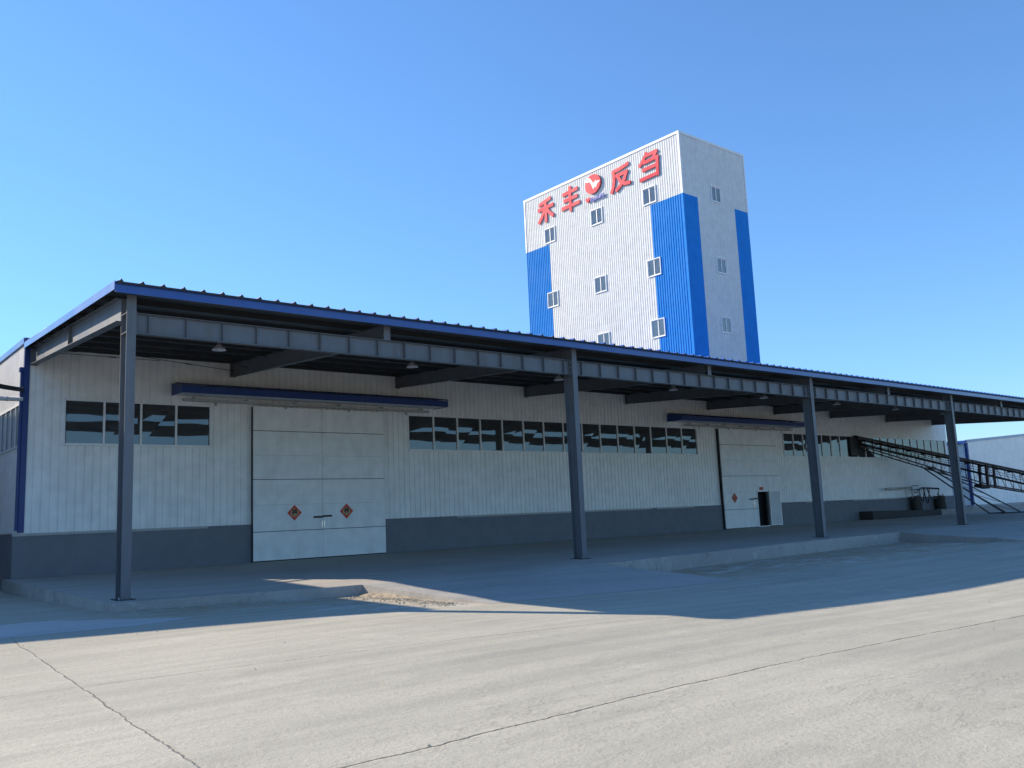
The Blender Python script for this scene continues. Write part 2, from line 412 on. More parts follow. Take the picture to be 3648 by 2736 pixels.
# rubble and gravel at the foot of kerb and ramp
mb = MB()
def rock(c, r):
    i = len(mb.v)
    for d in ((1, 0, 0), (-1, 0, 0), (0, 1, 0), (0, -1, 0), (0, 0, .7), (0, 0, -.4)):
        k = r*random.uniform(.6, 1.25); mb.v.append((c[0]+d[0]*k, c[1]+d[1]*k, c[2]+d[2]*k))
    for f in ((0, 2, 4), (2, 1, 4), (1, 3, 4), (3, 0, 4), (2, 0, 5), (1, 2, 5), (3, 1, 5), (0, 3, 5)): mb.f.append(tuple(i+q for q in f)); mb.mi.append(0)
for k in range(520):
    y = random.uniform(-6.0, -1.7); x = 5.25-abs(random.gauss(0, .30)) + (-.35)*(y+1.7)/4.5*-1*.2
    rock((x, y, gz(x)+.01), random.uniform(.006, .035)*(1.6 if y > -3 and random.random() < .15 else 1))
for k in range(420):
    x = random.uniform(0, 34); ye = 0
    for (ax, ay), (bx, by) in zip(edge, edge[1:]):
        if ax <= x <= bx: ye = ay+(by-ay)*(x-ax)/(bx-ax)
    if 5.2 < x < 13.9: continue
    y = ye-.05-abs(random.gauss(0, .28)); rock((x, y, gz(x)+.01), random.uniform(.01, .045))
for k in range(140):
    x, y = random.uniform(-4, 30), random.uniform(-16, -3); rock((x, y, gz(x)+.004), random.uniform(.006, .02))
tag(mb.build('gravel', 'stone'), 'tan gravel and mortar crumbs along the foot of kerb and ramp', 'gravel', kind='stuff')

# ------------------------------------------------------------------ warehouse hall
hall = empty('warehouse', (30, W, 0), 'long white metal clad warehouse hall with dark blue grey base wall behind the open canopy', 'warehouse')
HO = hall.location
def H(mb, name, mats, parent=None, **k):
    """part of the hall (or of one of its parts)"""
    return mb.build(name, mats, parent or hall, off=HO, **k)
def PT(mb, name, mats, root, **k): return mb.build(name, mats, root, off=root.location, **k)

wins = [(1.33, 6.27, 4.56, 6.01, 4), (15.09, 34.9, 4.56, 6.03, 15), (43.7, 66.5, 4.56, 6.0, 20)]
holes = [(a, b, c, d) for a, b, c, d, n in wins] + [(7.9, 13.65, 0, 6.1), (36.75, 42.5, 0, 6.1)]
DZ = 1.60
mb = ribbed(MB(), (0, W, 0), (1, 0, 0), (0, -1, 0), GX, EX, DZ, 7.96, .262, GRV, holes)
H(mb, 'front_wall', 'wall_white')
# base wall, butted to the door openings, a little proud of the sheet
mb = MB()
for a, b in ((-.12, 7.88), (13.70, 36.72), (42.55, EX+.03)): mb.box(a, b, W-.06, W+.2, -.4, DZ-.002)
H(mb, 'base_wall', 'dado')
for a, b in ((-.14, 6.2), (17.5, 30.6), (31.0, 34.2), (45.6, 47.8), (51.5, 58.0)):
    H(MB().box(a, b, W-.092, W-.0602, DZ-.075, DZ+.006), 'sill_trim', 'trim_grey')
# left gable
mb = ribbed(MB(), (GX, W, 0), (0, 1, 0), (-1, 0, 0), 0, 26, DZ, 7.97, .12, SINE, [(.25, 16, 4.5, 5.85)])
H(mb, 'gable_wall', 'wall_white')
H(MB().box(-.12, .1, W+.201, W+26, -.4, DZ-.002), 'base_wall', 'dado')
H(MB().box(-.15, GX-.001, W-.0601, W+26, DZ-.0015, DZ+.03), 'sill_trim', 'trim_grey')
H(MB().box(GX-.07, GX+.0, W+.03, W+26, 7.86, 8.06), 'gable_trim', 'blue_trim')
H(MB().box(GX-.04, GX+.13, W-.045, W+.10, DZ+.036, 8.05), 'corner_trim', 'blue_dark')
H(MB().box(GX-.13, GX-.041, W-.0, W+.10, DZ+.1, 6.9).box(GX-.17, GX-.041, W-.04, W+.14, 6.901, 7.05), 'downpipe', 'blue_dark', bevel=.01)
# side window row in the gable
mb = MB().box(GX-.05, GX+.03, W+.22, W+16, 5.85, 5.91).box(GX-.05, GX+.03, W+.22, W+16, 4.44, 4.5)
for k in range(20): mb.box(GX-.045, GX+.02, W+.25+k*.8, W+.29+k*.8, 4.5, 5.85)
wf = H(mb, 'window', 'trim_white'); H(MB().box(GX-.005, GX+.005, W+.25, W+16, 4.5, 5.85), 'pane', 'glass_hall', wf)
# other walls, roof, inside
H(ribbed(MB(), (EX, W, 0), (0, 1, 0), (1, 0, 0), 0, 26, -.4, 7.97, .262, GRV), 'gable_wall', 'wall_white')
H(MB().quad((GX, W+26, -.4), (EX, W+26, -.4), (EX, W+26, 7.99), (GX, W+26, 7.99)), 'rear_wall', 'wall_white')
H(MB().box(GX-.05, EX+.05, W+.05, W+26.05, 7.96, 8.04), 'roof', 'roof_blue')
H(MB().box(GX+.1, EX-.1, W+.25, W+25.9, .05, .17), 'floor', 'platform_concrete')
# front windows
for a, b, c, d, n in wins:
    mb = MB(); f = .07
    mb.box(a-.05, b+.05, W-.045, W+.06, d, d+f).box(a-.05, b+.05, W-.075, W+.06, c-f-.01, c)
    mb.box(a-.05, a, W-.045, W+.06, c, d).box(b, b+.05, W-.045, W+.06, c, d)
    st = (b-a)/n
    for k in range(1, n):
        if abs(b-66.5) < 1 and k == 7: continue
        mb.box(a+k*st-.034, a+k*st+.034, W-.03, W+.04, c, d)
    wf = H(mb, 'window', 'frame_white')
    pb = MB()
    for k in range(n):
        if abs(b-66.5) < 1 and k == 7:                        # this sash is open for the conveyor
            H(pb, 'pane', 'glass_hall', wf); pb = MB(); continue
        dy = .004*((k*7) % 3)
        pb.quad((a+k*st+.0341, W+.014+dy, c), (a+(k+1)*st-.0341, W+.014, c), (a+(k+1)*st-.0341, W+.014+dy, d), (a+k*st+.0341, W+.014, d))
    H(pb, 'pane', 'glass_hall', wf)

# large sliding doors (parts of the hall)
def big_door(x0, x1, wicket=None):
    yf = W-.26; z0, z1 = .22, 6.1; xm = (x0+x1)/2
    H(MB().box(x0+.03, x1-.03, W+.02, W+.1, .1, 6.15), 'door_backing', 'black_interior')
    zs = [z0, 1.30, 3.28, 5.15, z1]
    for li, (a, b) in enumerate(((x0, xm-.006), (xm+.006, x1))):
        mb = MB(); mb2 = []
        for za, zb in zip(zs, zs[1:]):
            za2 = za + (.012 if za > z0 else 0)
            rects = [(a, b, za2, zb-.012)]
            if wicket and li == 1:
                wx0, wx1, wz = wicket; out = []
                for (p, q, r, s) in rects:
                    out.append((p, min(q, wx0), r, s)); out.append((max(p, wx1), q, r, s))
                    if s > wz: out.append((wx0, wx1, max(r, wz), s))
                rects = [r_ for r_ in out if r_[1]-r_[0] > .005 and r_[3]-r_[2] > .01]
            for p, q, r, s in rects: mb.box(p, q, yf, yf+.05, r, s)
            if za > z0 and not (wicket and li == 1 and za < wicket[2]): mb2.append((a+.01, b-.01, za))
            if za > z0 and wicket and li == 1 and za < wicket[2]:
                mb2 += [(a+.01, wicket[0]-.01, za), (wicket[1]+.01, b-.01, za)]
        ex = a if li == 0 else b; sgn = 1 if li == 0 else -1
        lf = H(mb, 'door_leaf', 'door_white')
        for (p, q, zz) in mb2: H(MB().box(p, q, yf+.012, yf+.049, zz-.012, zz+.012), 'seam', 'steel_dark', lf)
        fr = MB().box(min(ex, ex+sgn*.04), max(ex, ex+sgn*.04), yf+.0505, W-.07, z0, z1-.02)
        fr.box(a+.06, b-.06, yf+.0505, W-.1, z1-.1, z1-.02)
        H(fr, 'edge_frame', 'steel_dark', lf)
        # faint sheet joints
        for zz in (2.30, 4.2):
            if wicket and li == 1 and zz < wicket[2]: continue
            H(MB().box(a+.05, b-.12, yf-.0025, yf-.0005, zz, zz+.008), 'sheet_joint', 'rail_steel', lf)
    return yf, xm
yf, xm = big_door(7.88, 13.66)
def latch(xm, yf, zz, wide=.41):
    h = H(MB().box(xm-wide, xm-.003, yf-.04, yf-.002, zz, zz+.075).box(xm+.003, xm+wide*.93, yf-.045, yf-.003, zz+.03, zz+.1), 'latch', 'steel_dark')
    mb = MB()
    for sx in (-.075, .02):
        mb.box(xm+sx, xm+sx+.055, yf-.03, yf-.002, zz-.40, zz-.12)
        for q in (-.385, -.14): mb.box(xm+sx+.012, xm+sx+.043, yf-.045, yf-.031, zz+q, zz+q+.03)
    H(mb, 'lock_plate', 'bright_steel', h)
latch(xm, yf, 1.75)
WK = (40.04, 41.12, 2.31)
yf2, xm2 = big_door(36.74, 42.5, WK)
latch(xm2, yf2, 1.84, .42)
mb = MB().box(WK[0]-.07, WK[0], yf2-.03, yf2+.1, .22, WK[2]+.03).box(WK[0]-.07, WK[1]+.02, yf2-.03, yf2+.1, WK[2]+.0305, WK[2]+.095).box(WK[0], WK[1], yf2-.03, yf2+.1, .2, .25)
wk = H(mb, 'wicket_frame', 'frame_white')
# the opened wicket leaf stands folded back against the large leaf
mb = MB().hexa([(WK[1]+.02, yf2-.10, .27), (42.12, yf2-.22, .27), (42.12, yf2-.17, .27), (WK[1]+.02, yf2-.05, .27), (WK[1]+.02, yf2-.10, 2.33), (42.12, yf2-.22, 2.33), (42.12, yf2-.17, 2.33), (WK[1]+.02, yf2-.05, 2.33)])
lf = H(mb, 'wicket_door', 'pipe_white')
mb = MB()
def onleaf(xa, xb, za, zb):
    def yy(x): return yf2-.10-.12*(x-WK[1]-.02)/(42.12-WK[1]-.02)
    return [(xa, yy(xa)-.012, za), (xb, yy(xb)-.012, za), (xb, yy(xb)-.001, za), (xa, yy(xa)-.001, za), (xa, yy(xa)-.012, zb), (xb, yy(xb)-.012, zb), (xb, yy(xb)-.001, zb), (xa, yy(xa)-.001, zb)]
for r in ((WK[1]+.02, 42.12, .27, .31), (WK[1]+.02, 42.12, 2.29, 2.33), (WK[1]+.02, WK[1]+.08, .311, 2.289), (42.06, 42.12, .311, 2.289)): mb.hexa(onleaf(*r))
H(mb, 'edge_strip', 'frame_white', lf)
H(MB().box(WK[1]-.16, WK[1]-.01, yf2-.02, yf2+.12, .26, 2.30), 'wicket_jamb', 'steel_dark', wk)

# small blue sheet awnings over the doors with the sliding rail underneath
def awning(x0, x1, rx0, rx1, nb):
    aw = H(MB().box(x0, x1, W-1.12, W-1.09, 6.34, 6.60), 'awning', 'blue_dark')
    mb = MB(); n = int((x1-x0)/.19)
    for k in range(n):
        a = x0+(x1-x0)*k/n; d = (x1-x0)/n
        mb.quad((a, W-1.17, 6.61), (a+d*.62, W-1.17, 6.61), (a+d*.62, W-.02, 6.82), (a, W-.02, 6.82))
        mb.quad((a+d*.62, W-1.17, 6.61), (a+d*.80, W-1.17, 6.66), (a+d*.80, W-.02, 6.87), (a+d*.62, W-.02, 6.82))
        mb.quad((a+d*.80, W-1.17, 6.66), (a+d, W-1.17, 6.61), (a+d, W-.02, 6.82), (a+d*.80, W-.02, 6.87))
    H(mb, 'roof_sheet', 'blue_dark', aw)
    mb = MB()
    for x in (x0, x1-.03):
        mb = MB(); mb.hexa([(x, W-1.0899, 6.34), (x+.03, W-1.0899, 6.34), (x+.03, W-.02, 6.36), (x, W-.02, 6.36), (x, W-1.0899, 6.60), (x+.03, W-1.0899, 6.60), (x+.03, W-.02, 6.80), (x, W-.02, 6.80)])
        H(mb, 'side_panel', 'blue_dark', aw)
    H(MB().quad((x0+.03, W-1.088, 6.36), (x1-.03, W-1.088, 6.36), (x1-.03, W-.02, 6.38), (x0+.03, W-.02, 6.38)), 'soffit', 'trim_white', aw)
    mb = MB().box(rx0, rx1, W-.33, W-.29, 6.165, 6.25).box(rx0, rx1, W-.29, W-.15, 6.235, 6.25).box(rx0, rx1, W-.19, W-.15, 6.165, 6.2349)
    for k in range(nb):
        x = rx0+.4+(rx1-rx0-.8)*k/(nb-1); mb.box(x-.04, x+.04, W-.34, W-.04, 6.2505, 6.31)
    H(mb, 'sliding_rail', 'rail_steel', aw)
    for k in range(4):
        x = rx0+1.2+(rx1-rx0-2.4)*k/3; H(MB().box(x-.05, x+.05, W-.275, W-.265, 6.02, 6.16).tube([(x-.04, W-.27, 6.18), (x-.04, W-.22, 6.18)], .035, 10), 'hanger', 'rail_steel', aw)
awning(4.85, 16.45, 5.2, 16.0, 6)
awning(32.4, 44.55, 33.7, 44.4, 7)

# ------------------------------------------------------------------ canopy
can = empty('loading_canopy', (30, 0, 0), 'long open canopy of grey steel columns and girders with blue eave before the warehouse', 'canopy')
def K(mb, name, mats, parent=None, **k): return mb.build(name, mats, parent or can, off=can.location, **k)
SL = .0549
def roofz(y): return 7.215 + SL*(y+.3)
X0, X1 = -.37, 65.0
# roof sheet: thin slab with raised ribs every 0.48 m
mb = MB(); x = X0; y0, y1 = -.46, W-.03
while x < X1:
    xe = min(x+.48, X1); r0, r1 = x+.05, x+.15
    za, zb = roofz(y0), roofz(y1)
    pts = [(x, 0), (r0-.05+.01, 0), (r0+.02, .03), (r0+.045, .065), (r0+.057, .065), (r0+.082, .03), (r0+.105, 0), (xe, 0)]
    pts[1] = (x+.012, 0)
    for (p, hp), (q, hq) in zip(pts, pts[1:]):
        mb.quad((p, y0, za+hp), (q, y0, za+hq), (max(q, X0+.38), y1, zb+hq), (max(p, X0+.38), y1, zb+hp), 2)
        mb.quad((q, y0+.002, za-.03), (p, y0+.002, za-.03), (p, y0+.002, za+hp), (q, y0+.002, za+hq), 0)
    x += .48
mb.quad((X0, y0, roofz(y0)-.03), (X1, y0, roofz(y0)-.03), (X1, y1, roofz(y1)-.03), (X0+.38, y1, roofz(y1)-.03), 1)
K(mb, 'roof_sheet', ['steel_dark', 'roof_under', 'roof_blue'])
K(MB().box(X0, X1, -.36, -.34, 6.97, roofz(-.35)-.032), 'eave_fascia', 'blue_trim')
XW = X0+.38                                                              # left roof edge at the wall
K(MB().hexa([(X0-.02, -.36, 7.03), (X0-.001, -.36, 7.03), (XW-.001, W-.08, 7.05+SL*(W+.3)), (XW-.02, W-.08, 7.05+SL*(W+.3)), (X0-.02, -.36, 7.235), (X0-.001, -.36, 7.235), (XW-.001, W-.08, 7.225+SL*(W+.3)), (XW-.02, W-.08, 7.225+SL*(W+.3))]), 'rake_fascia', 'blue_trim')
K(MB().hexa([(X1+.001, -.36, 6.97), (X1+.02, -.36, 6.97), (X1+.02, W, 7.6), (X1+.001, W, 7.6), (X1+.001, -.36, 7.26), (X1+.02, -.36, 7.26), (X1+.02, W, 7.88), (X1+.001, W, 7.88)]), 'rake_fascia', 'blue_trim')
# purlins
for k in range(9):
    y = .0+k*1.36 - .12 if k else -.2
    zt = roofz(y)-.034
    xl = X0+.03+.034*(y+.36); K(MB().box(xl, X1-.03, y, y+.012, zt-.14, zt).box(xl, X1-.03, y+.0121, y+.06, zt-.012, zt).box(xl, X1-.03, y+.0121, y+.06, zt-.14, zt-.128), 'purlin', 'steel_dark')
# rafters (I section), from the wall out to the columns or stub posts
rb_ = lambda y: 6.54+.0605*y; rb1 = lambda y: 6.44+.064*y
RX = [0.0] + [7.13, 14.52, 21.9, 29.08, 36.1, 42.93, 49.6, 57.3, 64.6]
for i, x in enumerate(RX):
    ys_, ye_ = (.46 if i in (0, 2, 4, 6, 8) else .26), W-.10
    rb = rb1 if i == 0 else rb_; h = .57 if i == 0 else .50; mb = MB(); w2 = .115 if i == 0 else .10
    for (za, zb, ww) in ((0, .014, w2), (.0141, h-.0141, .004), (h-.014, h, w2)):
        k = .30 if i == 0 else 0; xe = x+k
        mb.hexa([(x-ww, ys_, rb(ys_)+za), (x+ww, ys_, rb(ys_)+za), (xe+ww, ye_, rb(ye_)+za), (xe-ww, ye_, rb(ye_)+za),
                 (x-ww, ys_, rb(ys_)+zb), (x+ww, ys_, rb(ys_)+zb), (xe+ww, ye_, rb(ye_)+zb), (xe-ww, ye_, rb(ye_)+zb)])
    r = K(mb, 'rafter', 'steel_grey')
    K(MB().box(x+k-.11, x+k+.11, ye_+.001, ye_+.02, rb(ye_)-.03, rb(ye_)+h+.03), 'end_plate', 'steel_grey', r)
    if i == 0: K(MB().box(x+.045, x+.1435, 5.6, 5.614, rb(5.6)+.0145, rb(5.6)+h-.0145), 'stiffener', 'steel_grey', r)
# columns (H section) and the girder between them
CX = [.0, 14.40, 28.97, 42.82, 57.2]
def hcol(x, z0, z1, b, d, y=0.0, name='column'):
    mb = MB().box(x, x+b, y, y+.016, z0, z1).box(x, x+b, y+d-.016, y+d, z0, z1).box(x+b/2-.005, x+b/2+.005, y+.0161, y+d-.0161, z0, z1)
    return mb
for i, x in enumerate(CX):
    b_, d_ = .215, .40
    mb = MB().box(x, x+b_, 0, .018, .02, 7.03)
    mb.hexa([(x, .385, .02), (x+b_, .385, .02), (x+b_, .403, .02), (x, .403, .02), (x, .44, 7.03), (x+b_, .44, 7.03), (x+b_, .458, 7.03), (x, .458, 7.03)])
    mb.hexa([(x+.098, .0181, .02), (x+.112, .0181, .02), (x+.112, .3849, .02), (x+.098, .3849, .02), (x+.098, .0181, 7.03), (x+.112, .0181, 7.03), (x+.112, .4399, 7.03), (x+.098, .4399, 7.03)])
    c = K(mb, 'column', 'steel_grey')
    K(MB().box(x-.09, x+b_+.09, -.08, .50, pfz(0)-.005, .02), 'base_plate', 'steel_dark', c)
    for (bx, by) in ((-.05, -.04), (b_+.05, -.04), (-.05, .46), (b_+.05, .46)): K(MB().tube([(x+bx, by, .02), (x+bx, by, .075)], .014, 6), 'anchor_bolt', 'rail_steel', c)
    for zz in (6.14, 6.60): K(MB().box(x+.001, x+.0979, .0185, .425, zz, zz+.014), 'stiffener', 'steel_grey', c)
for (xa, xb) in [(CX[i]+.216, CX[i+1]-.001) for i in range(4)] + [(57.42, 64.9)]:
    mb = MB().box(xa, xb, .05, .25, 6.13, 6.145).box(xa, xb, .05, .25, 6.615, 6.629).box(xa, xb, .146, .154, 6.1451, 6.6149)
    g = K(mb, 'girder', 'steel_grey'); n = round((xb-xa)/.905)
    for xe, sg in ((xa+.002, 1), (xb-.014, -1)):
        K(MB().box(xe, xe+.012, .0, .145, 6.10, 6.66), 'end_plate', 'steel_grey', g)
        for zz in (6.2, 6.38, 6.56): K(MB().tube([(xe+(.012 if sg > 0 else 0), .07, zz), (xe+(.030 if sg > 0 else -.018), .07, zz)], .016, 6), 'bolt', 'rail_steel', g)
    for k in range(n):
        x = xa+.31+k*(xb-xa-.62)/(n-1)
        K(MB().box(x-.005, x+.005, .055, .1459, 6.1452, 6.6148), 'stiffener', 'steel_grey', g)
for x in (7.02, 21.79, 35.98, 49.45):
    K(MB().box(x, x+.22, .03, .045, 6.63, 7.04), 'stub_post', 'steel_grey')
# tie rods under the roof in the first bay, with turnbuckles
for (a, b) in (((1.0, 10.55, 7.50), (4.2, 10.45, 7.49)), ((3.4, 10.3, 7.56), (7.05, 10.75, 7.37)), ((.2, 3, 6.98), (7.1, 9.5, 7.28)), ((.2, 9.5, 7.28), (7.1, 3, 6.98))):
    a, b = Vector(a), Vector(b); c = (a+b)/2; d = (b-a).normalized()*.12
    K(MB().tube([a, b], .011, 6).tube([c-d, c+d], .022, 6), 'tie_rod', 'steel_dark')

# ------------------------------------------------------------------ bell lamps under the canopy
def bell(loc):
    L = empty('bay_lamp', loc)
    mb = MB().lathe((0, 0, 0), [(.04, .20), (.075, .195), (.10, .17), (.16, .10), (.235, .035), (.255, .0), (.262, -.012), (.25, -.008), (.22, .03), (.15, .09), (.09, .15), (.0, .17)], 28)
    mb.build('lamp_shade', 'lamp_clear', L, smooth=True)
    MB().tube([(0, 0, .2), (0, 0, .36)], [.055, .05], 14).tube([(0, 0, .36), (0, 0, .44)], .014, 8).build('ballast_housing', 'steel_grey', L, smooth=False)
    MB().lathe((0, 0, 0), [(.0, .0), (.035, .01), (.05, .05), (.035, .1), (.0, .12)], 14).build('bulb', 'frame_white', L, smooth=True)
    L.scale = (.85, .85, .85)
    return L
proto = None
lamp_lab = ['clear bell lamp under the canopy roof, nearest to the corner column', 'clear bell lamp hanging over the right half of the near sliding door', 'bright bell lamp hanging just left of the second column',
            'dim bell lamp above the long window right of the second column', 'dim bell lamp under the roof left of the third column', 'bright bell lamp hanging just right of the third column', 'small far bell lamp between the third and fourth columns', 'farthest small bell lamp just left of the fourth column']
LX = [4.26, 11.4, 18.62, 25.9, 33.1, 40.2, 47.0, 53.5]
for i, x in enumerate(LX):
    if proto is None: L = proto = bell((x, 5.2, 6.98))
    else: L = copy_tree(proto); L.location = (x, 5.2, 6.98)
    tag(L, lamp_lab[i], 'lamp', 'bell lamps hung under the canopy')

# ------------------------------------------------------------------ red paper charms on the doors
def charm(name, cx, cz, yf, r, gold, lab):
    o = empty(name, (cx, yf, cz))
    mb = MB().hexa([(0, -.004, -r), (r, -.004, 0), (r, -.001, 0), (0, -.001, -r), (-r, -.004, 0), (0, -.004, r), (0, -.001, r), (-r, -.001, 0)])
    mb = MB(); q = [(0, -r), (r, 0), (0, r), (-r, 0)]
    mb.poly([(a, -.004, b) for a, b in q]); mb.poly([(a, -.001, b) for a, b in q][::-1])
    for (a, b), (c, d) in zip(q, q[1:]+q[:1]): mb.quad((a, -.001, b), (c, -.001, d), (c, -.004, d), (a, -.004, b))
    mb.build('paper', 'paper_red' if gold else 'paper_faded', o)
    n = 28; rr = r*.50
    mb = MB().poly([(rr*1.12*math.cos(2*math.pi*k/n), -.0065, rr*math.sin(2*math.pi*k/n)) for k in range(n)])
    mb.build('medallion', 'paper_gold' if gold else 'paper_red', o)
    cu = bpy.data.curves.new('character', 'FONT'); cu.body = '\u798f'; cu.size = r*.80; cu.align_x = 'CENTER'; cu.align_y = 'CENTER'; cu.offset = .006; cu.extrude = .001
    to = bpy.data.objects.new('tmp', cu); COL.objects.link(to); bpy.context.view_layer.update()
    me = bpy.data.meshes.new_from_object(to.evaluated_get(bpy.context.evaluated_depsgraph_get())); bpy.data.objects.remove(to)
    me.materials.clear(); me.materials.append(MATS['ink_black' if gold else 'paper_faded'])
    ch = bpy.data.objects.new('character', me); COL.objects.link(ch); ch.parent = o; ch.rotation_euler = (math.radians(90), 0, 0); ch.location = (0, -.0095, 0)
    tag(o, lab, 'paper charm', 'red diamond paper charms on the doors')
    return o
charm('paper_charm', 9.55, 1.98, yf, .305, True, 'red diamond paper charm with black character on the left leaf of the near door')
charm('paper_charm', 11.83, 1.98, yf, .305, True, 'red diamond paper charm with black character on the right leaf of the near door')
charm('paper_charm', 37.75, 1.99, yf2, .31, False, 'faded red diamond paper charm on the far sliding door')
o = empty('door_notice', (40.50, yf2-.001, 2.49))
MB().box(-.2, .2, -.006, -.001, -.10, .10).build('paper', 'paper_red', o)
mb = MB()
for k in range(3): mb.box(-.15+k*.11, -.07+k*.11, -.008, -.0065, -.05, .05)
mb.build('lettering', 'paper_faded', o)
tag(o, 'small red paper notice above the open wicket door', 'notice')

# ------------------------------------------------------------------ tower
TX, TY, TX2, TY2, TH = 50.80, 23.23, 59.84, 43.24, 33.0
tower = empty('tower', (55, 33, 0), 'tall white and blue metal clad tower behind the warehouse with red sign characters', 'tower')
def T(mb, name, mats, parent=None, **k): return mb.build(name, mats, parent or tower, off=tower.location, **k)
wl = [(a, b, c, d) for (a, b) in ((26.12, 27.5), (32.55, 33.92), (38.96, 40.34)) for (c, d) in ((27.74, 29.14), (21.3, 22.7), (15.95, 17.42))]
wr = [(54.68, 55.98, 27.66, 29.02), (54.68, 55.98, 21.3, 22.6), (54.68, 55.98, 16.08, 17.4)]
LAP = [4.0, 11.5, 18.3, 24.9, TH]
BT = 27.56
def tw(u0, u1, z0, z1, side, blue, name):
    hs = [(-b, -a, c, d) for a, b, c, d in wl] if side == 'L' else wr
    mb = MB()
    for k, (a, b) in enumerate(splits(z0, z1, LAP)):
        off = .004*(k % 2)
        if side == 'L': ribbed(mb, (TX-off, 0, 0), (0, -1, 0), (-1, 0, 0), u0, u1, a, b, .255, RIBB if blue else RIB, hs)
        else: ribbed(mb, (0, TY-off, 0), (1, 0, 0), (0, -1, 0), u0, u1, a, b, .255, RIB, hs)
    return T(mb, name, 'blue_sheet' if blue else 'tower_white')
tw(-TY2, -39.8, 0, BT, 'L', True, 'blue_panel'); tw(-26.78, -TY, 0, BT, 'L', True, 'blue_panel')
tw(-39.8, -26.78, 0, BT, 'L', False, 'wall_panel'); tw(-TY2, -TY, BT, TH, 'L', False, 'wall_panel')
tw(TX, 52.72, 0, BT, 'R', True, 'blue_panel'); tw(57.92, TX2, 0, BT, 'R', True, 'blue_panel')
tw(52.72, 57.92, 0, BT, 'R', False, 'wall_panel'); tw(TX, TX2, BT, TH, 'R', False, 'wall_panel')
T(MB().quad((TX2, TY, 0), (TX2, TY2, 0), (TX2, TY2, TH), (TX2, TY, TH)).quad((TX2, TY2, 0), (TX, TY2, 0), (TX, TY2, TH), (TX2, TY2, TH)).quad((TX, TY, TH-.1), (TX2, TY, TH-.1), (TX2, TY2, TH-.1), (TX, TY2, TH-.1)), 'wall_panel', 'tower_white')
# inner floors keep the windows from showing sky through
mb = MB()
for z in (14.5, 20, 26, 31.5): mb.quad((TX+.3, TY+.3, z), (TX2-.1, TY+.3, z), (TX2-.1, TY2-.1, z), (TX+.3, TY2-.1, z))
mb.quad((TX+1.4, TY+.9, 8), (TX+1.4, TY2-.1, 8), (TX+1.4, TY2-.1, 31), (TX+1.4, TY+.9, 31)).quad((TX+.3, TY+1.4, 8), (TX2-.1, TY+1.4, 8), (TX2-.1, TY+1.4, 31), (TX+.3, TY+1.4, 31))
T(mb, 'floor', 'rail_steel')
mb = MB().box(TX-.07, TX+.02, TY-.07, TY2+.07, TH-.16, TH+.05).box(TX+.021, TX2+.07, TY-.07, TY+.02, TH-.16, TH+.05).box(TX2-.02, TX2+.07, TY+.021, TY2+.07, TH-.16, TH+.05).box(TX+.021, TX2-.021, TY2-.02, TY2+.07, TH-.16, TH+.05)
T(mb, 'parapet_trim', 'trim_white')
T(MB().box(TX-.055, TX+.13, TY-.055, TY+.0, BT+.0, TH-.161).box(TX-.055, TX+.0, TY+.001, TY+.13, BT, TH-.161), 'corner_trim', 'trim_white')
T(MB().box(TX-.055, TX+.13, TY-.055, TY+.0, 0, BT-.002).box(TX-.055, TX+.0, TY+.001, TY+.13, 0, BT-.002), 'corner_trim', 'blue_sheet')
T(MB().box(TX2-.1, TX2+.055, TY-.055, TY, BT, TH-.161), 'corner_trim', 'trim_white'); T(MB().box(TX-.055, TX, TY2-.1, TY2+.05, BT, TH-.161), 'corner_trim', 'trim_white')
def twin(side, a, b, c, d):
    f = .07; mb = MB(); mid = (a+b)/2
    def B(u0, u1, z0, z1, o0, o1, m_=mb):
        if side == 'L': m_.box(TX-o1, TX-o0, u0, u1, z0, z1)
        else: m_.box(u0, u1, TY-o1, TY-o0, z0, z1)
    e = .06
    B(a-e, b+e, d, d+e, -.02, .10); B(a-e, b+e, c-e, c, -.02, .10); B(a-e, a, c, d, -.02, .10); B(b, b+e, c, d, -.02, .10)
    B(a+.0005, b-.0005, d-f, d-.0005, -.03, .02); B(a+.0005, b-.0005, c+.0005, c+f, -.03, .02); B(a+.0005, a+f, c+f+.0005, d-f-.0005, -.03, .02); B(b-f, b-.0005, c+f+.0005, d-f-.0005, -.03, .02)
    B(mid-.04, mid+.04, c+f+.0005, d-f-.0005, -.03, .03)
    wf = T(mb, 'window', 'frame_white')
    for (p, q, o) in ((a+f, mid-.04, -.01), (mid+.04, b-f, .004)):
        pb = MB(); B(p+.0005, q-.0005, c+f+.0005, d-f-.0005, o-.004, o, pb); T(pb, 'pane', 'glass_tower', wf)
for q in wl:
    if not (q[0] > 38 and q[3] < 18): twin('L', *q)
for q in wr: twin('R', *q)

